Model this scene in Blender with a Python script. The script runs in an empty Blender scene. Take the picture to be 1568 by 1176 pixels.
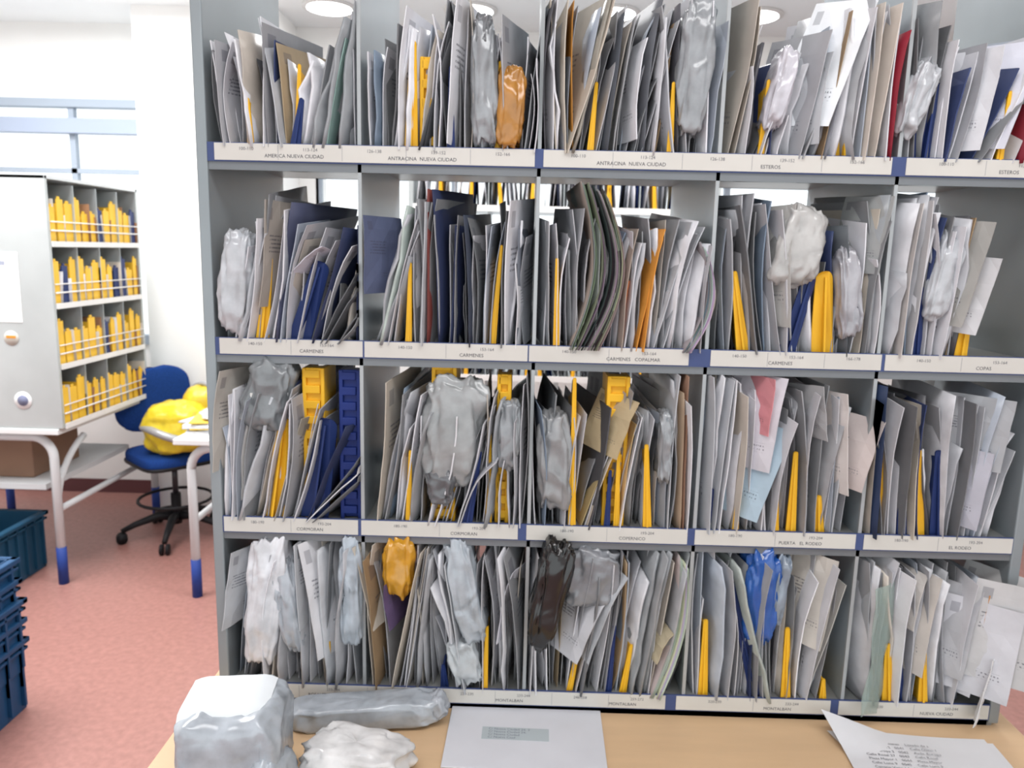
import bpy, bmesh, math, random
from mathutils import Vector, Matrix, noise
random.seed(11)
R=random.uniform
def C(r,g,b):
    f=lambda v:((v/255+.055)/1.055)**2.4 if v>10 else v/255/12.92
    return (f(r),f(g),f(b),1)
scene=bpy.context.scene
# ---------------------------------------------------------------- camera
EYE=Vector((0.0195,-1.5,1.68)); PITCH=math.radians(9.8); FL=1180.0
RM=Matrix.Rotation(.013,3,'Z')@Matrix.Rotation(math.pi/2-PITCH,3,'X')@Matrix.Rotation(.024,3,'Z')
cd=bpy.data.cameras.new('camera'); cam=bpy.data.objects.new('camera',cd)
scene.collection.objects.link(cam); cam.matrix_world=Matrix.Translation(EYE)@RM.to_4x4()
cd.sensor_width=36; cd.lens=36*FL/1568; cd.clip_start=.02
cd.dof.use_dof=True; cd.dof.focus_distance=.98; cd.dof.aperture_fstop=8
scene.camera=cam
def F(a,b,y=0.0):  # a, b are image pixel coordinates
    """image pixels cast through the camera -> metres on the upright plane at depth y"""
    d=RM@Vector(((a-784)/FL,-(b-588)/FL,-1)); t=(y-EYE.y)/d.y
    p=EYE+d*t; return p.x,p.z
# ---------------------------------------------------------------- materials
MATS={}
def mk(name,rough=.5,metal=0,spec=.5,tint=.0,tscale=8,bump=0,bscale=30,marks=False,stretch=None,alpha=1,vor=False,emit=0):
    m=bpy.data.materials.new(name); m.use_nodes=True; n=m.node_tree.nodes; l=m.node_tree.links
    b=n['Principled BSDF']; b.inputs['Roughness'].default_value=rough; b.inputs['Metallic'].default_value=metal
    b.inputs['Specular IOR Level'].default_value=spec
    at=n.new('ShaderNodeAttribute'); at.attribute_name='Col'; col=at.outputs['Color']
    tc=n.new('ShaderNodeTexCoord'); co=tc.outputs['Object']
    if stretch:
        mp=n.new('ShaderNodeMapping'); mp.inputs['Scale'].default_value=stretch; l.new(co,mp.inputs['Vector']); co=mp.outputs['Vector']
    def math_(op,a,bv=None):
        k=n.new('ShaderNodeMath'); k.operation=op
        for i,v in enumerate((a,bv)):
            if v is None: continue
            if isinstance(v,(int,float)): k.inputs[i].default_value=v
            else: l.new(v,k.inputs[i])
        return k.outputs[0]
    if tint:
        no=n.new('ShaderNodeTexNoise'); no.inputs['Scale'].default_value=tscale; no.inputs['Detail'].default_value=4; l.new(co,no.inputs['Vector'])
        mr=n.new('ShaderNodeMapRange'); mr.inputs['From Min'].default_value=.3; mr.inputs['From Max'].default_value=.7
        mr.inputs['To Min'].default_value=1-tint; mr.inputs['To Max'].default_value=1+tint*.4; l.new(no.outputs['Fac'],mr.inputs['Value'])
        mx=n.new('ShaderNodeVectorMath'); mx.operation='SCALE'; l.new(col,mx.inputs[0]); l.new(mr.outputs[0],mx.inputs['Scale']); col=mx.outputs[0]
    if marks:
        sx=n.new('ShaderNodeSeparateXYZ'); l.new(tc.outputs['UV'],sx.inputs[0]); u,v=sx.outputs[0],sx.outputs[1]
        def band(x,a,b_): return math_('MULTIPLY',math_('GREATER_THAN',x,a),math_('LESS_THAN',x,b_))
        lines=math_('GREATER_THAN',math_('SINE',math_('MULTIPLY',v,170)),.25)
        nz=n.new('ShaderNodeTexNoise'); nz.inputs['Scale'].default_value=1; 
        mp2=n.new('ShaderNodeMapping'); mp2.inputs['Scale'].default_value=(40,27,1); l.new(tc.outputs['UV'],mp2.inputs['Vector']); l.new(mp2.outputs[0],nz.inputs['Vector'])
        a1=math_('MULTIPLY',math_('MULTIPLY',band(u,.12,.5),band(v,.5,.68)),math_('MULTIPLY',lines,math_('GREATER_THAN',nz.outputs['Fac'],.44)))
        a2=math_('MULTIPLY',math_('MULTIPLY',band(u,.08,.2),band(v,.82,.93)),.6)
        a3=math_('MULTIPLY',math_('MULTIPLY',math_('MULTIPLY',band(u,.45,.85),band(v,.2,.3)),lines),math_('GREATER_THAN',nz.outputs['Fac'],.5))
        mask=math_('MULTIPLY',math_('MAXIMUM',a1,math_('MAXIMUM',a2,a3)),.65)
        mix=n.new('ShaderNodeMix'); mix.data_type='RGBA'; l.new(mask,mix.inputs['Factor']); l.new(col,mix.inputs[6]); mix.inputs[7].default_value=(.05,.05,.08,1); col=mix.outputs[2]
    l.new(col,b.inputs['Base Color'])
    if emit:
        l.new(col,b.inputs['Emission Color']); b.inputs['Emission Strength'].default_value=emit
    if bump:
        no=n.new('ShaderNodeTexNoise')
        if vor: no.noise_type='RIDGED_MULTIFRACTAL'; no.inputs['Distortion'].default_value=.8
        no.inputs['Detail'].default_value=3
        no.inputs['Scale'].default_value=bscale; l.new(co,no.inputs['Vector'])
        bp=n.new('ShaderNodeBump'); bp.inputs['Strength'].default_value=bump; bp.inputs['Distance'].default_value=.01
        l.new(no.outputs[0],bp.inputs['Height']); l.new(bp.outputs[0],b.inputs['Normal'])
    if alpha<1: b.inputs['Alpha'].default_value=alpha
    MATS[name]=m; return m
mk('paper',.65,spec=.3,tint=.12,tscale=14,bump=.18,bscale=18,marks=True)
mk('plain_paper',.8,spec=.2,tint=.05,tscale=10)
mk('plastic',.30,spec=.55,tint=.2,tscale=20,bump=.45,bscale=11,vor=True)
mk('polybag',.2,spec=.8,tint=.25,tscale=24,bump=.9,bscale=15,vor=True)
mk('divider',.5,spec=.3,tint=.10,tscale=9)
mk('metal',.32,metal=.25,spec=.5,tint=.12,tscale=3)
mk('paint',.55,spec=.3,tint=.04,tscale=2)
mk('fabric',.95,spec=.1,tint=.2,tscale=120,bump=.3,bscale=300)
mk('clear',.08,spec=.6,tint=.1,bump=.3,bscale=9,alpha=.42)
mk('wood',.42,spec=.35,tint=.06,tscale=5,stretch=(1,6,1))
mk('vinyl',.38,spec=.4,tint=.16,tscale=40)
mk('wall',.85,spec=.1,tint=.03,tscale=2)
mk('lamp',.5,emit=6)
# ---------------------------------------------------------------- mesh builder
class MB:
    def __init__(s,xf=None):
        s.v=[];s.f=[];s.m=[];s.c=[];s.uv=[];s.sm=[];s.mats=[];s.xf=xf or Matrix()
    def mi(s,m):
        if m not in s.mats: s.mats.append(m)
        return s.mats.index(m)
    def add(s,vs,fs,mat,col,uvs=None,smooth=True):
        o=len(s.v); s.v+= [s.xf@Vector(p) for p in vs]; k=s.mi(mat)
        for f in fs:
            s.f.append([i+o for i in f]); s.m.append(k); s.c.append(col); s.sm.append(smooth)
            s.uv.append([uvs[i] for i in f] if uvs else [(0,0)]*len(f))
    def box(s,c,d,mat,col,bev=.0,rot=None,seg=2):
        bm=bmesh.new(); bmesh.ops.create_cube(bm,size=1)
        bmesh.ops.scale(bm,vec=d,verts=bm.verts)
        if bev: bmesh.ops.bevel(bm,geom=bm.edges[:],offset=min(bev,min(d)*.49),segments=seg,affect='EDGES',profile=.5)
        M=Matrix.Translation(c)@(rot.to_4x4() if rot else Matrix())
        bm.verts.ensure_lookup_table()
        s.add([M@v.co for v in bm.verts],[[v.index for v in f.verts] for f in bm.faces],mat,col,smooth=False); bm.free()
    def bb(s,x0,x1,y0,y1,z0,z1,mat,col,bev=0):
        s.box(((x0+x1)/2,(y0+y1)/2,(z0+z1)/2),(x1-x0,y1-y0,z1-z0),mat,col,bev)
    def tube(s,pts,r,mat,col,n=10):
        pts=[Vector(p) for p in pts]; vs=[];fs=[]; up=Vector((.13,.21,.97))
        for i,p in enumerate(pts):
            t=(pts[min(i+1,len(pts)-1)]-pts[max(i-1,0)]).normalized()
            a=t.cross(up)
            if a.length<.2: a=t.cross(Vector((1,0,0)))
            a.normalize(); b=t.cross(a); rr=r[i] if isinstance(r,(list,tuple)) else r
            for k in range(n):
                q=2*math.pi*k/n; vs.append(p+(a*math.cos(q)+b*math.sin(q))*rr)
        for i in range(len(pts)-1):
            for k in range(n):
                fs.append([i*n+k,i*n+(k+1)%n,(i+1)*n+(k+1)%n,(i+1)*n+k])
        fs.append(list(range(n))[::-1]); fs.append([(len(pts)-1)*n+k for k in range(n)])
        s.add(vs,fs,mat,col)
    def env(s,x,y,z,H,D,T,lean,yaw,col,mat='paper',bend=0,crump=.002,pitch=0,clamp=None,nu=5,nv=7,bulge=.7,flip=False,curl=0):
        sd=Vector((R(0,99),R(0,99),R(0,99))); vs=[];uv=[];fs=[]
        ca,sa=math.cos(lean),math.sin(lean); cy,sy=math.cos(yaw),math.sin(yaw)
        for side in (-1,1):
            for j in range(nv+1):
                for i in range(nu+1):
                    u,v=i/nu,j/nv
                    w=noise.noise(sd+Vector((u*2.5,v*3,0)))*crump*2+noise.noise(sd+Vector((u*7,v*8,5)))*crump
                    e=(1-bulge)+bulge*min(1,4*u*(1-u)*1.3)*min(1,4*v*(1-v)*1.3)
                    lx=side*T/2*e+w+bend*math.sin(math.pi*v)+curl*max(0,v-.45)**2
                    ly=u*D+noise.noise(sd+Vector((v*4,9,u)))*crump*.8; lz=v*H+noise.noise(sd+Vector((u*3,v,30)))*crump*.8*v
                    ly,lz=ly-lz*math.sin(pitch),lz+max(0,ly*math.sin(pitch))
                    x1=lx*cy+ly*sy; y1=-lx*sy+ly*cy
                    X=x+x1*ca+lz*sa; Z=z+max(0,lz*ca-(x1*sa if abs(yaw)<.5 else x1*sa*.5)); Y=y+y1
                    if clamp: X=min(max(X,clamp[0]+.004),clamp[1]-.004)
                    vs.append((X,Y,Z)); uv.append((1-u if flip else u,v))
        st=nu+1; N=(nu+1)*(nv+1)
        for j in range(nv):
            for i in range(nu):
                a=j*st+i
                fs.append([a,a+st,a+st+1,a+1]); fs.append([N+a,N+a+1,N+a+st+1,N+a+st])
        for j in range(nv):
            a=j*st; fs.append([a,N+a,N+a+st,a+st]); a=j*st+nu; fs.append([a,a+st,N+a+st,N+a])
        for i in range(nu):
            a=i; fs.append([a,a+1,N+a+1,N+a]); a=nv*st+i; fs.append([a,N+a,N+a+1,a+1])
        s.add(vs,fs,mat,col,uv,smooth=(mat!='paper'))
    def bag(s,c,d,col,mat='polybag',lean=0,amp=.12,pw=.6,rot=None,clamp=None,n=26,m=18,floor=None,fr=3.5,taper=0,fold=0):
        sd=Vector((R(0,99),R(0,99),R(0,99))); vs=[];fs=[];c=Vector(c)
        M=rot or Matrix.Rotation(lean,3,'Y')
        g=lambda t,p:math.copysign(abs(t)**p,t)
        for j in range(m+1):
            th=-math.pi/2+math.pi*j/m
            for i in range(n):
                ph=2*math.pi*i/n
                p=Vector((g(math.cos(th),pw)*g(math.cos(ph),pw),g(math.cos(th),pw)*g(math.sin(ph),pw),g(math.sin(th),pw)))
                q=p*fr*.5+sd
                k=1+amp*noise.noise(q)*1.3-amp*.8*abs(noise.noise(q*1.7))
                fq=Vector((p.x*3+p.z*.7,p.y*2,p.z*1.1))+sd
                k-=fold*abs(noise.noise(fq*1.2)); 
                w=1+taper*p.z
                p=Vector((p.x*d[0]/2*w,p.y*d[1]/2,p.z*d[2]/2*(1+.08*noise.noise(fq))))
                p.x*=k; p.y*=k; p.z*=(.5+.5*k)
                p=M@p+c
                if clamp: p.x=min(max(p.x,clamp[0]+.004),clamp[1]-.004)
                if floor is not None: p.z=max(p.z,floor)
                vs.append(p)
        for j in range(m):
            for i in range(n):
                fs.append([j*n+i,j*n+(i+1)%n,(j+1)*n+(i+1)%n,(j+1)*n+i])
        s.add(vs,fs,mat,col)
    def div(s,x,y,z,H,w,lean,col,D=.2,clamp=None,tp=.5):
        ns=8; wb,wt=w,w*tp
        out=[(-wb/2,0),(wb/2,0)]; r=wt/2
        for k in range(ns+1):
            a=math.pi*k/ns; out.append((r*math.cos(a),H-r+r*math.sin(a)))
        th=.004; ca,sa=math.cos(lean),math.sin(lean)
        def T(px_,py_,pz): 
            X=x+px_*ca+pz*sa; 
            if clamp: X=min(max(X,clamp[0]+.004),clamp[1]-.004)
            return (X,y+py_,z+max(0,pz*ca-px_*sa))
        n=len(out)
        vs=[T(a,abs(a)*.8,b) for a,b in out]+[T(a,th+abs(a)*.8,b) for a,b in out]
        fs=[list(range(n)),list(range(n,2*n))[::-1]]+[[i,i+n,(i+1)%n+n,(i+1)%n] for i in range(n)]
        s.add(vs,fs,'divider',col,smooth=False)
        vs=[T(sx*.002,yy,zz) for yy in(0.003,D) for zz in (0,H*.93 if yy<.1 else H*.75) for sx in(-1,1)]
        s.add(vs,[[0,1,3,2],[4,6,7,5],[0,4,5,1],[2,3,7,6],[0,2,6,4],[1,5,7,3]],'divider',col,smooth=False)
    def tray(s,x,y,z,w,H,col,lean=0,D=.1):
        ro=Matrix.Rotation(lean,3,'Y'); c=Vector((x,y,z))
        def B(cx,cy,cz,dx,dy,dz): s.box(c+ro@Vector((cx,cy,cz)),(dx,dy,dz),'divider',col,.002,rot=ro)
        B(-w/2+.004,D/2,H/2,.008,D,H); B(w/2-.004,D/2,H/2,.008,D,H); B(0,.010,H/2,w-.014,.004,H-.004)
        nn=max(3,int(H/.03))
        for i in range(nn): B(-w*.06,.005,(i+.6)*H/nn,w*.7,.010,.017)
        B(0,.02,H-.01,w-.012,.035,.02)
    def text(s,t,loc,size,col,rot=None,mat='plain_paper',align='CENTER'):
        cu=bpy.data.curves.new('t','FONT'); cu.body=t; cu.size=size; cu.align_x=align; cu.resolution_u=2
        ob=bpy.data.objects.new('t',cu); scene.collection.objects.link(ob); bpy.context.view_layer.update()
        me=bpy.data.meshes.new_from_object(ob)
        M=Matrix.Translation(loc)@(rot or Matrix.Rotation(math.pi/2,4,'X'))
        s.add([M@v.co for v in me.vertices],[list(p.vertices) for p in me.polygons],mat,col,smooth=False)
        bpy.data.objects.remove(ob); bpy.data.curves.remove(cu); bpy.data.meshes.remove(me)
    def done(s,name,parent=None):
        me=bpy.data.meshes.new(name); me.from_pydata([tuple(v) for v in s.v],[],s.f)
        for m in s.mats: me.materials.append(MATS[m])
        me.polygons.foreach_set('material_index',s.m); me.polygons.foreach_set('use_smooth',s.sm)
        ca=me.color_attributes.new('Col','FLOAT_COLOR','CORNER'); uvl=me.uv_layers.new(name='UVMap')
        cc=[];uu=[]
        for i,f in enumerate(s.f):
            for k in range(len(f)): cc+=list(s.c[i]); uu+=list(s.uv[i][k])
        ca.data.foreach_set('color',cc); uvl.data.foreach_set('uv',uu); me.update()
        ob=bpy.data.objects.new(name,me); scene.collection.objects.link(ob)
        if parent: ob.parent=parent
        return ob
# ---------------------------------------------------------------- colours
YEL=C(236,182,44); BLU=C(34,52,104); GRY=C(170,174,176); PANEL=C(146,154,158); WHT=C(232,232,230)
PAL=[C(186,187,192)]*5+[C(216,216,221)]*7+[C(168,169,173)]*4+[C(146,148,151)]*3+[C(198,190,180)]*2+[C(178,186,198)]*2+[C(118,119,122)]*2+[C(232,232,237)]*4
def rc():
    c=random.choice(PAL); k=R(.85,1.08); return (min(1,c[0]*k),min(1,c[1]*k),min(1,c[2]*k),1)
def accent():
    return random.choice([C(60,72,112),C(160,135,105),C(84,84,88),C(86,86,92),C(125,140,158),C(176,158,130)])
# ---------------------------------------------------------------- main rack
ROWS=[1.851,1.482,1.115,.747]      # centre height of each label strip
RX=1.018
DIV=[-.585,-.298,.041,.378,.712,RX]; DEP=.46
rk=MB()
rk.bb(-.607,-.585,-.004,DEP,.722,2.32,'metal',PANEL,.003)
rk.bb(RX+.002,RX+.024,-.004,DEP,.722,2.32,'metal',PANEL,.003)
for z in ROWS:
    rk.bb(-.585,RX+.002,.0,DEP,z-.006,z+.010,'metal',C(150,152,150))
    rk.bb(-.585,RX+.002,.0,.014,z-.032,z-.006,'metal',C(120,124,128))
    rk.bb(-.585,RX+.002,-.004,.0,z-.017,z+.018,'divider',C(70,84,128))
for x in DIV[1:-1]:
    for k,z in enumerate(ROWS):
        top=(ROWS[k-1]-.006) if k else 2.30
        rk.bb(x-.002,x+.002,.004,DEP,z+.010,top,'metal',C(158,168,174))
        rk.bb(x-.0035,x+.0035,.0,.006,z+.018,top,'metal',C(170,174,176))
for z in ROWS: rk.bb(-.585,RX+.002,DEP-.01,DEP,z-.006,z+.05,'metal',C(165,170,174))
strips={0:[(330,819),(832,1364),(1385,1640)],1:[(338,556),(559,808),(810,1054),(1087,1348),(1353,1640)],2:[(342,549),(554,793),(806,1052),(1063,1309),(1321,1560)],3:[(355,668),(672,1018),(1034,1270),(1282,1512)]}
names={0:['AMERICA NUEVA CIUDAD','ANTRACINA  NUEVA CIUDAD','ESTEROS','CARMENES','CARMENES','CARTUJA'],1:['CARMENES','CARMENES','CARMENES   COPALMAR','CARMENES','COPAS'],2:['CORMORAN','CORMORAN','COPERNICO','PUERTA   EL RODEO','EL RODEO'],3:['ROSALEDA','MONTALBAN','MONTALBAN','NUEVA CIUDAD']}
for k,L in strips.items():
    z=ROWS[k]
    for i,(a,b) in enumerate(L):
        yy={0:243,1:541,2:812,3:1071}[k]+(.5*(a+b)-784)*.024
        x0=max(F(a,yy)[0],-.582); x1=min(F(b,yy)[0],RX)
        rk.bb(x0,x1,-.0055,-.004,z-.0145,z+.0165,'plain_paper',C(208,206,200))
        n=max(2,int((x1-x0)/.11)); 
        for j in range(n):
            xx=x0+(j+.5)*(x1-x0)/n
            rk.text('%d-%d'%(100+j*13+k*40,110+j*14+k*40),(xx,-.0058,z+.004),.0085,C(110,110,116))
            if j: rk.bb(xx-(x1-x0)/n/2-.0005,xx-(x1-x0)/n/2+.0005,-.0058,-.0054,z-.0125,z+.0145,'plain_paper',C(170,170,172))
            if j%2==1: rk.text(names[k][(i+j//2)%len(names[k])],(xx-.03,-.0058,z-.0085),.0095,C(80,80,88))
RACK=rk.done('mail_sorting_rack')
# ---------------------------------------------------------------- mail
W=C(226,227,232); G=C(152,156,160); LG=C(190,193,198); DG=C(108,110,114); K=C(176,130,66); CR=C(200,191,178); NB=C(46,54,84)
spec={
(0,0):dict(g=[(338,322,62),(360,340,55),(385,362,60),(410,402,40),(440,450,85),(470,500,75),(500,530,50),(540,548,5)],
 s=[('Y',384,380,150,10),('B',450,462,150,16),('Y',452,456,96,10),('E',405,408,28,W),('E',432,405,30,LG),('E',345,325,62,W),('P',480,518,62,G),('P',495,528,30,G),('P',520,545,2,G),('E',500,528,60,C(140,168,162))]),
(0,1):dict(g=[(570,566,80),(585,578,60),(600,612,28),(615,640,45),(700,694,0),(735,728,20),(800,812,60),(820,828,60)],
 s=[('Y',628,632,60,20),('T',644,674,88,200,YEL),('D',648,692,45,C(66,68,72)),('D',642,690,60,C(80,82,85)),('B',690,690,100,12),('F',692,716,-8,222,W),('GL',722,762,28,226,G,-.03),('G',726,752,20,80,DG),('Y',762,766,92,10),('GL',762,802,98,228,C(176,122,52),.05),('E',803,826,55,G),('E',612,616,14,W)]),
(0,2):dict(g=[(840,832,5),(858,848,0),(880,905,20),(905,945,0),(935,960,20),(960,1000,0),(990,1020,20),(1030,1015,10),(1075,1085,0),(1092,1095,20)],
 s=[('E',852,842,0,CR),('E',866,862,2,CR),('E',878,870,5,C(176,122,52)),('E',870,946,-5,CR),('P',880,936,0,C(150,145,135)),('D',930,955,20,C(84,88,96)),('Y',904,914,125,10),('Y',1027,1032,125,10),('D',985,1006,-10,C(104,106,112)),('GL',1040,1090,-5,205,G,.05),('F',950,975,60,215,W)]),
(0,3):dict(g=[(1118,1170,10),(1135,1165,40),(1160,1180,70),(1185,1205,100),(1215,1240,80),(1240,1290,10),(1335,1345,15),(1365,1385,10)],
 s=[('Y',1168,1180,120,10),('GL',1180,1212,70,200,C(200,198,206),.2),('FL',1228,1300,-10,196,C(240,243,247),.3),('F',1205,1255,80,222,LG),('Y',1298,1300,118,40),('E',1322,1350,8,C(210,200,190)),('E',1338,1376,8,C(214,204,194)),('D',1362,1379,48,C(140,34,50)),('D',1262,1296,90,C(130,132,140))]),
(0,4):dict(g=[(1396,1405,20),(1412,1432,10),(1440,1455,70),(1470,1530,75),(1500,1565,80),(1540,1600,60),(1580,1620,60),(1610,1640,60)],
 s=[('GL',1388,1422,90,212,LG,.25),('B',1420,1440,125,34),('FL',1462,1512,72,232,W,.15),('FL',1505,1560,52,230,C(218,219,230),.25),('D',1560,1572,160,C(130,34,50)),('Y',1530,1545,140,10)]),
(1,0):dict(g=[(350,358,400),(372,405,345),(392,420,310),(415,440,320),(440,470,335),(470,510,380),(500,550,380),(530,553,400)],
 s=[('GL',338,384,352,508,LG,.1),('P',372,402,340,LG),('Y',398,412,392,20),('FL',408,430,305,470,C(168,160,152),.1),('D',425,450,310,C(76,80,104)),('B',455,492,400,36),('FL',470,500,355,420,C(205,202,212),.7),('D',480,535,350,NB),('D',545,551,345,NB),('E',492,556,400,DG),('E',500,556,425,DG),('E',520,556,470,DG)]),
(1,1):dict(g=[(578,628,325),(590,640,330),(610,625,345),(640,652,300),(665,672,320),(690,688,335),(715,712,350),(745,765,330),(775,790,320),(805,803,360)],
 s=[('F',562,606,330,450,C(88,96,124)),('P',582,632,318,C(178,190,184)),('Y',625,628,402,10),('Y',754,768,375,10),('D',690,700,345,NB),('D',672,668,290,NB),('D',655,657,290,C(120,62,58)),('E',645,655,310,LG),('D',720,715,330,C(60,66,80)),('D',790,796,350,C(110,115,125))]),
(1,2):dict(g=[(838,834,340),(850,852,330),(866,868,330),(880,885,310),(960,968,360),(980,1000,350),(1000,1030,340),(1025,1060,350),(1050,1078,370),(1080,1088,390)],
 s=[('Y',852,853,395,10),('N',872,890,278,C(150,148,145),.034),('N',882,900,280,C(130,128,125),.040),('N',890,908,285,C(60,60,62),.046),('N',897,915,290,C(155,152,148),.046),('N',904,922,290,C(80,78,76),.044),('N',911,926,296,C(165,162,158),.040),('E',975,1012,350,C(218,150,66)),('E',985,1006,365,C(218,150,66)),('E',952,965,350,C(160,148,138)),('D',955,958,430,C(196,112,66)),('E',1000,1060,340,LG),('E',1015,1068,345,LG),('N',1045,1070,370,G,.03),('N',1052,1078,380,LG,.03)]),
(1,3):dict(g=[(1106,1104,330),(1125,1118,320),(1150,1140,310),(1172,1158,308),(1190,1168,312),(1205,1195,325),(1285,1290,370),(1320,1345,335),(1340,1350,300)],
 s=[('Y',1142,1126,415,20),('FL',1160,1205,312,500,C(180,178,175),-.1),('GL',1188,1258,315,440,C(184,183,181),.2),('B',1208,1245,420,26),('Y',1264,1266,415,34),('GL',1284,1316,378,520,C(168,168,174),-.1),('E',1318,1346,320,CR),('D',1296,1300,345,C(90,95,100)),('FL',1312,1350,300,420,C(164,166,166),.1),('P',1330,1348,300,G)]),
(1,4):dict(g=[(1368,1380,325),(1385,1402,305),(1400,1420,310),(1430,1448,345),(1445,1475,340),(1465,1500,340)],
 s=[('E',1375,1405,312,C(196,191,188)),('E',1395,1424,308,C(204,203,205)),('B',1410,1416,440,16),('GL',1425,1462,355,490,LG,.15),('FL',1440,1490,336,500,C(168,166,162),.2),('FL',1448,1506,392,512,C(208,208,211),.25),('Y',1476,1494,430,20)]),
(2,0):dict(g=[(350,346,580),(362,372,600),(385,430,610),(400,440,590),(420,452,600),(450,480,640)],
 s=[('FL',332,358,565,720,C(186,181,173),.05),('GL',375,442,548,660,C(128,133,136),.25),('P',362,380,600,C(208,206,203)),('P',365,425,610,LG),('Y',416,436,640,32),('T',464,498,562,690,YEL),('E',420,465,640,C(165,160,150)),('B',478,500,640,44),('T',520,553,565,715,C(30,50,120)),('D',470,530,650,NB),('D',470,556,700,DG),('E',470,560,712,W),('D',480,560,725,DG)]),
(2,1):dict(g=[(575,602,600),(590,612,590),(605,622,605),(620,640,620),(640,650,640),(690,745,640),(745,760,600),(770,775,620),(785,790,640),(800,806,560),(803,806,590)],
 s=[('E',578,600,585,CR),('Y',625,628,690,10),('GL',648,738,578,748,C(156,159,160),.06),('GL',655,695,715,772,C(104,106,110),0),('T',662,700,550,640,YEL),('Y',748,750,640,10),('T',762,784,572,640,YEL),('B',715,735,690,16),('GL',762,796,615,720,G,.0),('P',745,765,610,G),('P',700,742,640,DG)]),
(2,2):dict(g=[(820,816,600),(880,905,640),(900,940,610),(920,958,605),(945,975,640),(965,985,650),(985,995,640),(1010,1015,640),(1040,1048,570),(1055,1054,570)],
 s=[('GL',824,874,632,782,C(150,152,154),-.03),('Y',876,880,578,12),('FL',905,958,608,700,C(190,172,138),.3),('E',890,945,660,C(180,162,120)),('E',898,950,650,CR),('T',930,965,575,640,YEL),('E',950,968,650,C(205,174,124)),('Y',945,948,690,10),('Y',992,990,680,14),('GL',1008,1030,630,740,G,0),('E',1022,1032,565,LG),('D',1046,1052,575,C(140,108,90)),('D',1042,1046,600,C(170,148,126)),('B',930,935,720,10)]),
(2,3):dict(g=[(1075,1082,575),(1090,1100,575),(1110,1118,590),(1180,1195,600),(1200,1212,620),(1230,1228,590),(1250,1262,600),(1275,1300,620),(1295,1332,650)],
 s=[('E',1085,1095,568,LG),('E',1092,1118,580,LG),('E',1100,1128,580,W),('FL',1118,1185,575,720,C(208,205,212),.08),('FL',1142,1178,578,665,C(212,142,148),.08),('FL',1110,1182,650,795,C(172,192,206),.3),('Y',1128,1130,760,10),('Y',1190,1190,760,10),('Y',1214,1220,692,16),('FL',1222,1258,588,672,C(172,172,174),-.2),('Y',1258,1256,760,20),('FL',1258,1292,600,755,C(216,209,206),-.1),('E',1275,1300,610,LG),('FL',1282,1330,640,750,C(208,196,193),.2),('B',1092,1092,750,12)]),
(2,4):dict(g=[(1338,1342,610),(1352,1358,620),(1378,1388,615),(1395,1405,630),(1425,1432,620),(1465,1490,610),(1490,1528,620),(1515,1550,690)],
 s=[('D',1338,1352,590,C(40,54,84)),('Y',1350,1352,695,22),('Y',1408,1408,690,28),('B',1384,1384,700,16),('B',1440,1440,690,22),('E',1395,1402,620,CR),('FL',1450,1535,610,720,C(172,174,178),.1),('FL',1450,1500,690,808,C(192,192,203),.1),('E',1500,1552,690,LG)]),
(3,0):dict(g=[(358,376,850),(368,390,850),(380,405,840),(430,436,860),(465,460,840),(490,492,830),(520,520,840),(545,546,830)],
 s=[('FL',352,384,840,960,LG,.15),('GL',380,432,818,1018,W,.12),('GL',426,460,860,1000,C(180,186,194),-.12),('FL',478,522,826,1005,C(220,220,224),-.12),('FL',458,478,830,960,LG,-.05),('GL',520,556,822,985,C(176,186,196),.0),('Y',502,502,985,10),('P',505,490,840,LG)]),
(3,1):dict(g=[(575,570,835),(600,580,845),(610,640,840),(630,650,850),(655,655,860),(700,668,850),(720,690,840),(745,742,860),(765,762,840),(790,775,850),(803,803,870)],
 s=[('FL',560,595,830,960,CR,-.2),('GL',588,632,820,915,C(214,156,44),.05),('FL',592,622,890,960,C(94,78,112),-.2),('E',600,645,840,CR),('E',622,655,840,C(202,195,188)),('P',700,668,850,W),('E',712,684,860,LG),('GL',690,734,822,985,C(176,184,192),-.2),('GL',690,735,980,1048,C(184,190,194),-.3),('Y',742,746,960,10),('FL',768,800,870,980,C(210,210,218),.1),('B',680,678,1020,14)]),
(3,2):dict(g=[(825,815,860),(840,835,860),(880,925,860),(900,940,880),(930,960,850),(950,975,850),(965,1000,850),(985,1018,860),(1005,1040,850),(1025,1052,880)],
 s=[('E',812,822,850,C(207,205,208)),('GL',868,948,838,930,C(134,137,142),.15),('FL',845,905,900,1010,C(208,208,213),.35),('GL',818,862,815,978,C(20,19,20),.18,-.03),('Y',872,892,965,10),('FL',885,925,870,1010,LG,.3),('B',932,942,960,12),('Y',955,968,990,12),('P',968,1008,845,G),('P',985,1026,845,G),('FL',985,1012,960,1010,C(186,174,148),.3),('N',995,1040,850,LG,.02),('N',1005,1048,860,C(205,205,208),.02)]),
(3,3):dict(g=[(1068,1074,850),(1085,1095,840),(1105,1118,850),(1160,1150,860),(1185,1192,850),(1210,1220,850),(1235,1262,860),(1255,1290,880)],
 s=[('Y',1078,1082,950,16),('GL',1142,1190,842,985,C(40,92,172),.0),('P',1178,1125,862,C(178,186,182)),('B',1160,1120,890,20),('GL',1180,1205,850,960,C(144,156,170),.1),('Y',1204,1206,960,16),('FL',1208,1266,848,990,C(201,196,189),.12),('E',1232,1296,895,C(197,194,189)),('Y',1262,1262,1040,12)]),
(3,4):dict(g=[(1325,1328,860),(1345,1350,870),(1385,1392,870),(1415,1425,870),(1450,1465,880),(1480,1500,880)],
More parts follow.
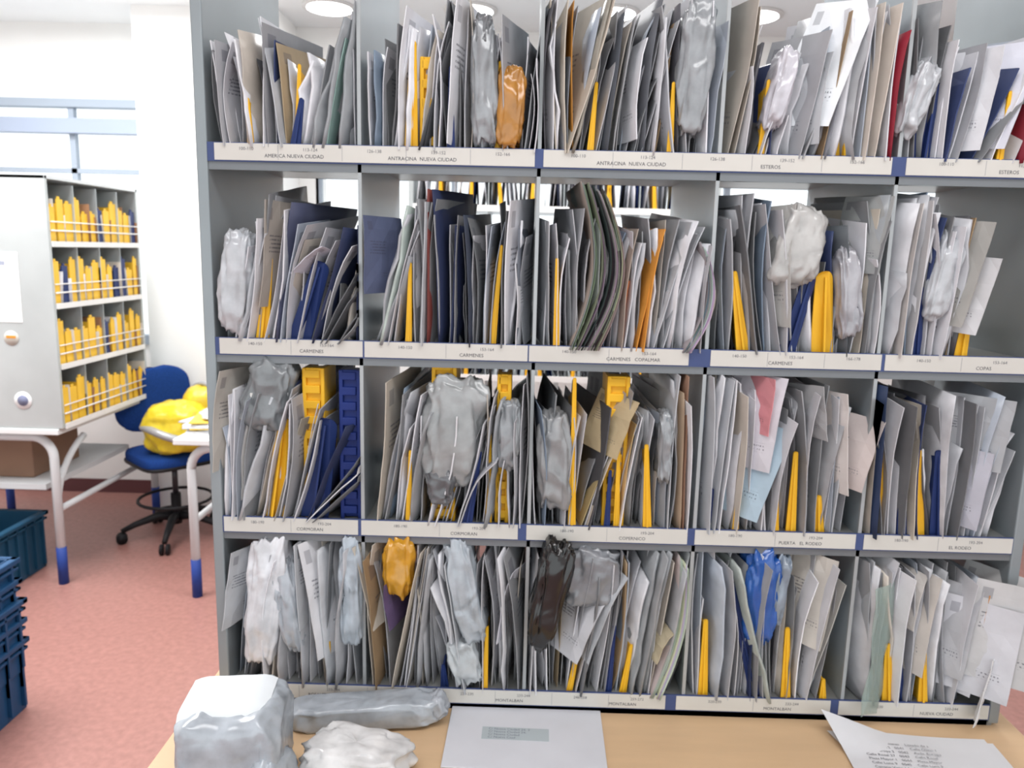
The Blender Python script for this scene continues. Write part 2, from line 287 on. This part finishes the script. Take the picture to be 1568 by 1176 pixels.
 s=[('FL',1375,1418,880,1030,C(205,198,191),.05),('Y',1362,1360,985,20),('Y',1414,1414,985,16),('B',1384,1382,1000,14),('E',1330,1326,860,LG),('FL',1425,1480,900,1035,C(184,184,188),.1),('FL',1440,1490,930,1060,C(206,206,212),.08),('FL',1482,1500,905,975,C(205,144,88),.1),('FL',1485,1545,880,1000,C(188,187,187),.2),('FL',1370,1400,875,960,C(208,203,198),.1)]),
}
BASEY=[218,515,788,1050]
mb=MB()
for (k,c),d in spec.items():
    zf=ROWS[k]+.0105; cl=(DIV[c],DIV[c+1]); sgn=1 if .5*(cl[0]+cl[1])<0 else -1
    by=BASEY[k]+(c-2)*8+8; ceil=(ROWS[k-1]-.034) if k else 9
    def place(xb,xt,yt):
        X0=F(xb,by)[0]; X1,Z1=F(xt,yt); Z1=min(Z1,ceil); H=max(.05,math.hypot(X1-X0,Z1-zf)); return X0,H,math.atan2(X1-X0,Z1-zf)
    g=d['g']
    N=int((cl[1]-cl[0])/.0104)
    drift=0
    for i in range(N):
        a=g[0][0]-6+(g[-1][0]-g[0][0]+8)*(i+R(.1,.9))/N
        p,q=g[0],g[1]
        for p,q in zip(g,g[1:]):
            if a<=q[0]: break
        t=min(1,max(0,(a-p[0])/(q[0]-p[0]+1e-6)))
        drift=drift*.6+R(-9,9)      # neighbouring letters lean together
        xt=p[1]+(q[1]-p[1])*t+drift; yt=p[2]+(q[2]-p[2])*t+R(-14,18)
        if R(0,1)<.2: yt+=R(15,80)
        x,H,le=place(a,xt,yt)
        col=rc() if R(0,1)>.06 else accent()
        pl=R(0,1)<.22
        mb.env(x,R(-.012,.05),zf,H,R(.2,.3),R(.002,.009) if not pl else R(.005,.018),le,sgn*R(-.02,.26),col,'plastic' if pl else 'paper',bend=R(-.007,.007),crump=R(.002,.006) if pl else R(.0003,.0016),pitch=R(-.03,.14),clamp=cl,flip=sgn<0,curl=R(-.05,.06),nu=4,nv=6)
    for it in d['s']:
        t=it[0]
        if t in 'YB' :
            _,xb,xt,yt,w=it; x,H,le=place(xb,xt,yt)
            mb.div(x,R(-.008,.008),zf,H,w*.0013,le,YEL if t=='Y' else BLU,clamp=cl,tp=.45 if w<24 else .75)
        elif t=='T':
            _,x0,x1,y0,y1,col=it; A=F(x0,y0,.03); B=F(x1,y0,.03); mb.tray((A[0]+B[0])/2,.02,zf,B[0]-A[0],A[1]-zf,col)
        elif t in('E','D','P'):
            _,xb,xt,yt,col=it; x,H,le=place(xb,xt,yt)
            mb.env(x,R(-.016,.006),zf,H,R(.24,.3),{'E':.006,'D':.006,'P':.016}[t],le,sgn*R(.06,.26),col,{'E':'paper','D':'divider','P':'plastic'}[t],crump={'E':.001,'D':.0008,'P':.005}[t],pitch=R(0,.06),clamp=cl,flip=sgn<0,nv=8,curl=R(-.03,.05))
        elif t=='N':
            _,xb,xt,yt,col,bd=it; x,H,le=place(xb,xt,yt)
            for q in range(4): mb.env(x+q*.0022,-.012+R(-.004,.006),zf,H-q*.003,.3,.002,le,sgn*.05,tuple(v*R(.75,1.15) for v in col[:3])+(1,),'plain_paper',bend=bd,crump=.001,clamp=None,nv=14)
        elif t in('F','FL'):
            x0,x1,y0,y1,col=it[1:6]; le=it[6] if t=='FL' else R(-.03,.08)
            A=F(x0,(y0+y1)/2); B=F(x1,(y0+y1)/2); top=min(F((x0+x1)/2,y0)[1],ceil); bot=max(F((x0+x1)/2,y1)[1],zf)
            w=B[0]-A[0]; D=max(w/math.sin(.85),.12); H=top-bot
            yw=math.asin(min(.9,w/D)); off=-.5*H*math.sin(le)
            if sgn>0: mb.env(A[0]+off,-.02,bot,H,D,.006,le,yw,col,'paper',crump=.0018,nu=5,nv=6,curl=R(-.03,.06))
            else: mb.env(B[0]+off,-.02,bot,H,D,.006,le,-yw,col,'paper',crump=.0018,nu=5,nv=6,flip=True,curl=R(-.03,.06))
        elif t in('G','GL'):
            x0,x1,y0,y1,col=it[1:6]; le=it[6] if t=='GL' else R(-.06,.06); yo=it[7] if len(it)>7 else .022
            A=F(x0,(y0+y1)/2); B=F(x1,(y0+y1)/2); top=min(F((x0+x1)/2,y0)[1],ceil+.03); bot=max(F((x0+x1)/2,y1)[1],zf)
            w=B[0]-A[0]
            mb.bag(((A[0]+B[0])/2,yo,(top+bot)/2),(w*1.15,.09,(top-bot)*1.04),col,lean=le,amp=.12,pw=.5,floor=zf,fr=3.2,n=52,m=42,taper=R(-.12,.12),fold=.4)
# large letters leaning out of the bottom right hole
mb.env(1.075,-.085,ROWS[3]+.085,.21,.16,.004,.10,-1.05,C(196,195,196),'paper',crump=.002,flip=True)
mb.env(1.015,-.06,ROWS[3]+.05,.20,.14,.004,.06,-.9,C(206,206,212),'paper',crump=.002,flip=True)
MAIL=mb.done('sorted_mail')
mb=MB()
mb.env(F(1318,1080,-.03)[0],-.045,ROWS[3]+.005,.28,.07,.004,.0,.9,C(176,196,188),'clear',crump=.006); mb.done('clear_plastic_sleeve')
mb=MB()
mb.env(F(1487,1080,-.03)[0],-.05,ROWS[3]-.008,.15,.06,.004,.12,.6,C(222,222,222),'paper',crump=.003); mb.done('envelope')
# ---------------------------------------------------------------- sorting table (wood)
tb=MB(); WD=C(216,184,146)
tb.bb(-.66,1.08,-.42,.56,.690,.716,'wood',WD,.004)
tb.bb(-.58,1.03,-.0,.45,.716,.740,'metal',C(140,143,145))
for x in(-.6,1.02):
    for y in(-.36,.5): tb.tube([(x,y,0),(x,y,.69)],.02,'paint',C(225,228,230)); tb.tube([(x,y,0),(x,y,.14)],.022,'paint',BLU)
tb.bb(-.6,1.02,-.33,-.31,.63,.69,'paint',GRY); tb.done('sorting_table')
TZ=.7165
p=MB()
PR=Matrix.Rotation(.12,3,'Z')
p.bag((-.480,-.245,TZ+.083),(.185,.18,.166),C(176,184,192),amp=.05,pw=.32,rot=PR,floor=TZ,n=72,m=54,fr=4,fold=.12)
vs=[];fs=[]
for j in range(9):
    for i in range(13):
        u,v=i/12,j/8; x=(u-.5)*.150; y=(v-.5)*.12
        z=.172-.03*max(0,abs(u-.5)*2-.75)-.04*max(0,.15-v)*3+.002*noise.noise(Vector((u*4,v*4,3)))
        q=PR@Vector((x,y,0)); vs.append((-.480+q.x-.010,-.245+q.y,TZ+z))
for j in range(8):
    for i in range(12): a=j*13+i; fs.append([a,a+1,a+14,a+13])
p.add(vs,fs,'plain_paper',C(222,228,232))
p.bag((-.395,-.29,TZ+.045),(.05,.12,.12),C(180,188,196),lean=-.35,amp=.15,pw=.6,floor=TZ,n=36,m=30,fold=.4)
p.bag((-.560,-.35,TZ+.035),(.05,.06,.09),C(188,196,202),lean=.35,amp=.15,pw=.6,floor=TZ,n=36,m=30,fold=.4)
p.done('plastic_wrapped_parcel')
p=MB()
n0=Matrix.Rotation(.10,3,'Z')@Matrix.Rotation(-.05,3,'Y')
p.bag((-.285,-.062,TZ+.028),(.31,.075,.056),C(178,186,194),amp=.05,pw=.36,rot=n0,floor=TZ,n=60,m=30,fr=5,fold=.16)
p.bag((-.135,-.05,TZ+.04),(.04,.055,.05),C(182,188,196),lean=-.5,amp=.2,pw=.6,n=30,m=24,fold=.4,floor=TZ)
p.done('tube_shaped_mail_parcel')
p=MB()
p.bag((-.268,-.215,TZ+.032),(.205,.13,.07),C(222,222,222),amp=.12,pw=.5,rot=Matrix.Rotation(-.2,3,'Z'),floor=TZ,n=60,m=36,fr=4,fold=.28)
p.done('crumpled_white_mailer')
p=MB(); M=Matrix.Translation((.045,-.085,TZ+.0015))@Matrix.Rotation(-.02,4,'Z')
p.xf=M
p.box((0,0,.0015),(.315,.228,.003),'plain_paper',C(212,214,220),.001)
p.box((-.02,-.005,.0032),(.135,.04,.0006),'plain_paper',C(180,190,194))
flat=Matrix()
p.text('ENETO',(-.078,.085,.0035),.022,C(110,110,115),rot=flat)
for i in range(4): p.text('C/ Nueva Ciudad 24, 3 B'[:22-i*3],(-.075,.006-i*.009,.0037),.009,C(120,125,140),rot=flat,align='LEFT')
p.done('window_envelope')
p=MB(); nx,ny=14,14
SR=Matrix.Rotation(-.06,3,'Z')
for s_ in range(2):
    vs=[];fs=[]
    def sheet(u,v):
        l=max(0,v-.72)*max(0,1-u*3.0)
        q=SR@Vector((u*.30-.10*l,v*.265,0))
        return (.665+q.x+s_*.012,-.305+q.y-s_*.01,TZ+.004-s_*.002+(.16*l if not s_ else .02*l)+.0015*math.sin(u*7))
    for j in range(ny+1):
        for i in range(nx+1): vs.append(sheet(i/nx,j/ny))
    for j in range(ny):
        for i in range(nx):
            a=j*(nx+1)+i; fs.append([a,a+1,a+nx+2,a+nx+1])
    p.add(vs,fs,'plain_paper',C(220,221,224))
lines=['Listado de secciones','Calle Olmo 12   0041','Avda. Europa 3   0042','Calle Rosal 27   0043','Plaza Mayor 1   0044','Calle Luna 9   0045','Camino Viejo 14   0046','Calle Encina 8   0047','Avda. Parque 30   0048','Calle Sol 2   0049','Calle Nogal 51   0050','Calle Pino 4   0051','Calle Real 6   0052']
for i,t in enumerate(lines): p.text(t+'    '+t[:12],(.715,-.085-i*.0125,TZ+.0068),.0095,C(120,120,126),rot=SR.to_4x4(),align='LEFT')
p.done('printed_list_sheet')
# ---------------------------------------------------------------- other racks
def simple_rack(name,xf,width,zb,rows,pitch,depth,cols,mail,yellow=False):
    m=MB(xf)
    top=zb+rows*pitch+.03
    m.bb(-.02,0,0,depth,zb,top,'metal',C(184,190,190),.002); m.bb(width,width+.02,0,depth,zb,top,'metal',C(184,190,190),.002)
    m.bb(-.02,width+.02,0,depth,top-.015,top,'metal',C(200,205,207)); 
    for k in range(rows):
        z=zb+k*pitch
        m.bb(0,width,0,depth,z,z+.015,'metal',C(180,186,188)); m.bb(0,width,-.006,0,z-.004,z+.022,'plain_paper',WHT)
        for c in range(1,cols): 
            x=width*c/cols; m.bb(x-.002,x+.002,0,depth,z+.015,z+pitch,'metal',C(180,188,190))
        if yellow:
            m.tube([(0,-.004,z+.07),(width,-.004,z+.07)],.004,'paint',WHT,6)
            m.tube([(0,-.004,z+.11),(width,-.004,z+.11)],.003,'paint',WHT,6)
            m.bb(0,width,depth-.01,depth,z,z+pitch,'metal',C(190,195,196))
    ro=m.done(name)
    e=MB(xf)
    for k in range(rows):
        z=zb+k*pitch+.0155
        for c in range(cols):
            x0=width*c/cols; x1=width*(c+1)/cols; cl=(x0,x1)
            if yellow:
                n=3
                for i in range(n):
                    x=x0+(i+.5)*(x1-x0)/n
                    col=C(244,196,60) if R(0,1)<.88 else BLU
                    w=(x1-x0)/n*R(.6,.95); h=R(.14,.21)
                    e.box((x,.012,z+h/2),(w,.006,h),'divider',col,.002)
                    e.box((x,.016,z+h+.006),(w*.4,.006,.012),'divider',col,.002)
                    e.box((x-w/2+.002,.10,z+h*.45),(.004,.17,h*.9),'divider',col)
                    e.env(x+w*.5,R(-.005,.012),z,R(.08,.2),.2,.009,R(-.1,.1),0,random.choice([rc(),CR,C(150,110,80)]),'plain_paper',nu=1,nv=2,clamp=cl)
            else:
                n=mail
                for i in range(n):
                    x=x0+(i+R(.2,.8))*(x1-x0)/n
                    col=random.choice([rc(),rc(),rc(),rc(),rc(),NB,BLU,W])
                    e.env(x,R(.005,.03),z,R(.2,.31),.25,R(.003,.008),R(-.15,.15),R(-.1,.1),col,'plain_paper',nu=1,nv=3,clamp=cl)
                for i in range(2): e.div(R(x0+.03,x1-.03),-.004,z,R(.18,.26),.018,R(-.1,.1),YEL,clamp=cl)
    e.done('sorted_mail' if not yellow else 'yellow_sorting_dividers')
    return ro
simple_rack('mail_sorting_rack',Matrix.Translation((-.47,1.9,0)),1.30,.74,4,.37,.4,4,18)
t=MB(); t.bb(-.6,1.0,1.75,2.4,.70,.738,'paint',C(225,228,230),.003)
for x in(-.55,.95):
    for y in(1.8,2.35): t.tube([(x,y,0),(x,y,.70)],.02,'paint',C(225,228,230))
t.done('sorting_table')
LX=-2.15; LY=2.05
PH=simple_rack('pigeonhole_rack',Matrix.Translation((LX,LY,0))@Matrix.Rotation(math.pi/2,4,'Z'),.80,.797,4,.285,.62,4,0,yellow=True)
p=MB(); yy=LY-.0205
p.bb(-2.52,-2.30,yy-.002,yy,1.30,1.62,'plain_paper',C(244,244,244)); p.bb(-2.50,-2.36,yy-.0025,yy-.002,1.56,1.58,'plain_paper',C(150,155,170))
for i in range(7): p.bb(-2.50,-2.33-.02*(i%3),yy-.0025,yy-.002,1.53-i*.028,1.535-i*.028,'plain_paper',C(170,170,176))
p.done('notice_paper',PH)
p=MB(Matrix.Translation((-2.33,yy,.93))@Matrix.Rotation(math.pi/2,4,'X')); p.tube([(0,0,0),(0,0,.002)],.042,'plain_paper',C(235,235,235),24); p.tube([(0,0,.002),(0,0,.003)],.026,'plain_paper',C(120,125,150),24); p.done('round_sticker',PH)
p=MB(Matrix.Translation((-2.36,yy,1.225))@Matrix.Rotation(math.pi/2,4,'X')); p.tube([(0,0,0),(0,0,.002)],.035,'plain_paper',C(200,196,186),24); p.box((.0,.006,.003),(.045,.012,.002),'plain_paper',C(210,140,50)); p.done('orange_sticker',PH)
def arc(c,r,a0,a1,ax,ay,n=8):
    c=Vector(c);ax=Vector(ax);ay=Vector(ay)
    return [c+ax*r*math.cos(a0+(a1-a0)*i/n)+ay*r*math.sin(a0+(a1-a0)*i/n) for i in range(n+1)]
TW=C(208,212,214)
def bench(name,x0,x1,y0,y1,z,brace=False):
    m=MB(); m.bb(x0,x1,y0,y1,z-.028,z,'paint',C(222,224,224),.004)
    for y in(y0+.05,y1-.05):
        for sx,xe in((1,x0+.06),(-1,x1-.06)):
            xm=(x0+x1)/2; zt=z-.05
            pts=[Vector((xe,y,0)),Vector((xe,y,zt-.1))]+arc((xe+sx*.1,y,zt-.1),.1,math.pi if sx>0 else 0,math.pi/2,(1,0,0),(0,0,1))+[Vector((xm,y,zt))]
            m.tube(pts,.021,'paint',TW,12); m.tube([(xe,y,0),(xe,y,.19)],.0235,'paint',C(40,66,140),12)
    for xe in(x0+.06,x1-.06):
        m.tube([(xe,y0+.05,.38),(xe,y1-.05,.38)],.016,'paint',TW)
        if brace:
            m.tube(arc((xe,y0+.05+.5,.38),.5,math.pi,math.pi/2+.5,(0,1,0),(0,0,.72)),.016,'paint',TW)
    m.tube([((x0+x1)/2,y0+.05,z-.05),((x0+x1)/2,y1-.05,z-.05)],.018,'paint',TW)
    return m.done(name)
bench('steel_workbench',-3.2,-2.17,2.02,3.1,.795,True)
bench('steel_workbench',-1.58,-.72,1.92,2.95,.79)
m=MB()
for i in range(7): m.box((-1.44+R(-.015,.015),2.20+R(-.02,.02),.795+i*.008),(.27,.32,.007),'plain_paper',[W,LG,C(235,200,90),W][i%4],rot=Matrix.Rotation(R(-.25,.25),3,'Z'))
m.bag((-1.40,2.16,.87),(.26,.22,.05),C(228,230,234),amp=.1,floor=.848); m.done('paper_pile')
m=MB(); m.bb(-2.95,-2.42,2.2,2.6,.50,.70,'plain_paper',C(140,112,94),.004); m.bb(-2.7,-2.66,2.195,2.605,.5,.702,'plain_paper',C(180,160,132)); 
m.bb(-3.1,-2.3,2.1,2.9,.47,.498,'paint',TW); m.done('cardboard_box')
# ---------------------------------------------------------------- chair
CX,CY=-1.96,2.74
m=MB(Matrix.Translation((CX,CY,0))@Matrix.Rotation(math.radians(48),4,'Z'))
BK=C(25,25,28); CB=C(34,68,136)
for i in range(5):
    a=i*2*math.pi/5+.3; dx,dy=math.cos(a),math.sin(a)
    m.tube([(0,0,.12),(dx*.1,dy*.1,.135),(dx*.22,dy*.22,.10),(dx*.29,dy*.29,.07)],[.028,.024,.018,.014],'paint',BK)
    for s_ in(-1,1):
        q=Vector((dx*.29,dy*.29,.03)); nrm=Vector((-dy,dx,0)); m.tube([q+nrm*s_*.008,q+nrm*s_*.024],.03,'paint',BK,14)
m.tube([(0,0,.08),(0,0,.26)],.028,'paint',BK,14); m.tube([(0,0,.26),(0,0,.44)],.016,'metal',C(60,60,64),12)
m.tube(arc((0,0,.23),.2,0,2*math.pi,(1,0,0),(0,1,0),24),.009,'paint',BK,8)
m.box((0,0,.445),(.2,.2,.03),'paint',BK,.01)
m.bag((0,0,.49),(.44,.42,.085),CB,'fabric',amp=.02,pw=.45)
m.bag((0,0,.462),(.45,.43,.03),BK,'paint',amp=.0,pw=.4)
m.tube([(0,.05,.44),(0,.24,.44),(0,.28,.5),(0,.27,.72)],.014,'paint',BK)
m.bag((0,.235,.78),(.44,.075,.37),CB,'fabric',amp=.02,pw=.6); m.bag((0,.262,.78),(.42,.04,.35),BK,'paint',amp=0,pw=.6)
m.done('office_chair')
m=MB()
YJ=C(232,208,50)
m.bag((-1.88,2.64,.675),(.34,.30,.29),YJ,'plastic',amp=.12,pw=.65,floor=.535,n=50,m=36,fr=4,fold=.15)
m.bag((-1.79,2.78,.79),(.23,.2,.20),C(230,200,60),'plastic',amp=.08,pw=.8,n=34,m=26,fold=.1)
m.tube([( -1.88+.178*math.cos(a),2.64+.160*math.sin(a),.66+.03*math.sin(a*2)) for a in [math.pi+i*math.pi/14 for i in range(15)]],.022,'metal',C(176,178,180),8)
m.tube(arc((-1.79,2.78,.79),.108,0,math.pi,(.9,-.4,0),(0,0,1),16),.013,'metal',C(176,178,180),8)
m.done('yellow_high_vis_jacket')
# ---------------------------------------------------------------- crates
def crates(name,x,y,z0,n,w,d,h,step,col):
    m=MB()
    for k in range(n):
        z=z0+k*step; j=R(-.012,.012)
        x0,x1,y0,y1=x-w+j,x+j,y,y+d
        t=.012
        m.bb(x0+.03,x1-.03,y0+.03,y1-.03,z,z+.01,'divider',col)
        for(a,b,c,e) in((x0+.02,x0+.02+t,y0+.02,y1-.02),(x1-.02-t,x1-.02,y0+.02,y1-.02),(x0+.02,x1-.02,y0+.02,y0+.02+t),(x0+.02,x1-.02,y1-.02-t,y1-.02)):
            m.bb(a,b,c,e,z,z+h,'divider',col,.002)
        for(a,b,c,e) in((x0,x0+.03,y0,y1),(x1-.03,x1,y0,y1),(x0,x1,y0,y0+.03),(x0,x1,y1-.03,y1)):
            m.bb(a,b,c,e,z+h-.02,z+h,'divider',col,.004); m.bb(a+.006,b-.006,c+.006,e-.006,z+h-.045,z+h-.034,'divider',col,.002)
        for i in range(8):
            yy=y0+.04+i*(d-.08)/7; m.bb(x1-.02,x1-.006,yy-.005,yy+.005,z+.02,z+h-.02,'divider',col)
            xx=x0+.04+i*(w-.08)/7; m.bb(xx-.005,xx+.005,y0+.006,y0+.02,z+.02,z+h-.02,'divider',col)
    return m.done(name)
crates('plastic_mail_crate_stack',-1.735,.46,0,5,.42,.60,.27,.075,C(28,72,112))
crates('plastic_mail_crate',-2.42,1.74,0,1,.42,.55,.30,.07,C(30,76,104))
# ---------------------------------------------------------------- room shell
X0,X1,Y0,Y1,ZC=-4.2,3.6,-4.0,3.5,3.0
def shell(name,boxes,mat,col):
    m=MB()
    for b in boxes: m.bb(*b,mat,col)
    return m.done(name)
shell('floor',[(X0,X1,Y0,Y1,-.05,0)],'vinyl',C(168,122,114))
shell('ceiling',[(X0,X1,Y0,Y1,ZC,ZC+.05)],'wall',C(238,241,242))
wl=C(238,238,236)
shell('wall_back',[(X0,X1,Y1,Y1+.2,0,1.05),(X0,X1,Y1,Y1+.2,2.55,ZC),(-2.28,-1.3,Y1,Y1+.2,1.05,2.55),(X1-.6,X1,Y1,Y1+.2,1.05,2.55),(X0,-4.0,Y1,Y1+.2,1.05,2.55)],'wall',wl)
shell('wall_left',[(X0-.1,X0,Y0,Y1+.2,0,ZC)],'wall',wl)
shell('wall_right',[(X1,X1+.1,Y0,Y1+.2,0,ZC)],'wall',wl)
shell('column',[(-2.25,-1.42,3.12,3.5,0,ZC)],'wall',C(250,250,248))
shell('baseboard_back',[(X0,-2.28,Y1-.015,Y1,0,.09),(-1.42,X1,Y1-.015,Y1,0,.09)],'paint',C(96,60,62))
def window(name,a,b,z0,z1,n):
    m=MB(); fc=C(150,160,172)
    m.bb(a,b,Y1-.02,Y1+.06,z0-.03,z0+.03,'paint',fc); m.bb(a,b,Y1-.02,Y1+.06,z1-.05,z1,'paint',fc)
    m.bb(a,b,Y1-.05,Y1+.03,z0+(z1-z0)*.86,z0+(z1-z0)*.92,'paint',C(150,160,178))
    m.bb(a,b,Y1,Y1+.03,z0+(z1-z0)*.70,z0+(z1-z0)*.72,'paint',fc)
    for i in range(n+1):
        x=a+(b-a)*i/n; m.bb(x-.018,x+.018,Y1,Y1+.04,z0,z1,'paint',fc)
    return m.done(name)
window('window_1',-4.0,-2.28,1.05,2.55,3); window('window_2',-1.3,3.0,1.05,2.55,5)
for x in(-1.11,-.32,.47,1.26,2.05):
    m=MB(); m.tube([(x,3.08,ZC-.012),(x,3.08,ZC)],.15,'paint',WHT,28); m.tube([(x,3.08,ZC-.016),(x,3.08,ZC-.012)],.125,'lamp',(1,1,1,1),28); m.done('ceiling_downlight')
# ---------------------------------------------------------------- light
def area(name,loc,sx,sy,e,rot=(0,0,0),col=(1,1,1)):
    l=bpy.data.lights.new(name,'AREA'); l.shape='RECTANGLE'; l.size=sx; l.size_y=sy; l.energy=e; l.color=col
    o=bpy.data.objects.new(name,l); o.location=loc; o.rotation_euler=rot; scene.collection.objects.link(o)
area('unseen_ceiling_light',(0.3,-1.1,2.95),2.4,.6,32)
area('unseen_ceiling_light',(-2.4,1.2,2.95),1.4,1.4,100)  # area light added to brighten the left ceiling and column, not a visible fixture
area('unseen_ceiling_light',(0.3,1.3,2.95),2.4,.6,55)
area('unseen_ceiling_light',(-2.6,2.5,2.95),1.2,.5,32)  # extra area light added to lift the back wall zone, no fixture modelled
w=bpy.data.worlds.new('sky'); scene.world=w; w.use_nodes=True
bg=w.node_tree.nodes['Background']; bg.inputs[0].default_value=(.93,.98,1,1); bg.inputs[1].default_value=1.6
scene.view_settings.view_transform='Standard'; scene.view_settings.exposure=0.0
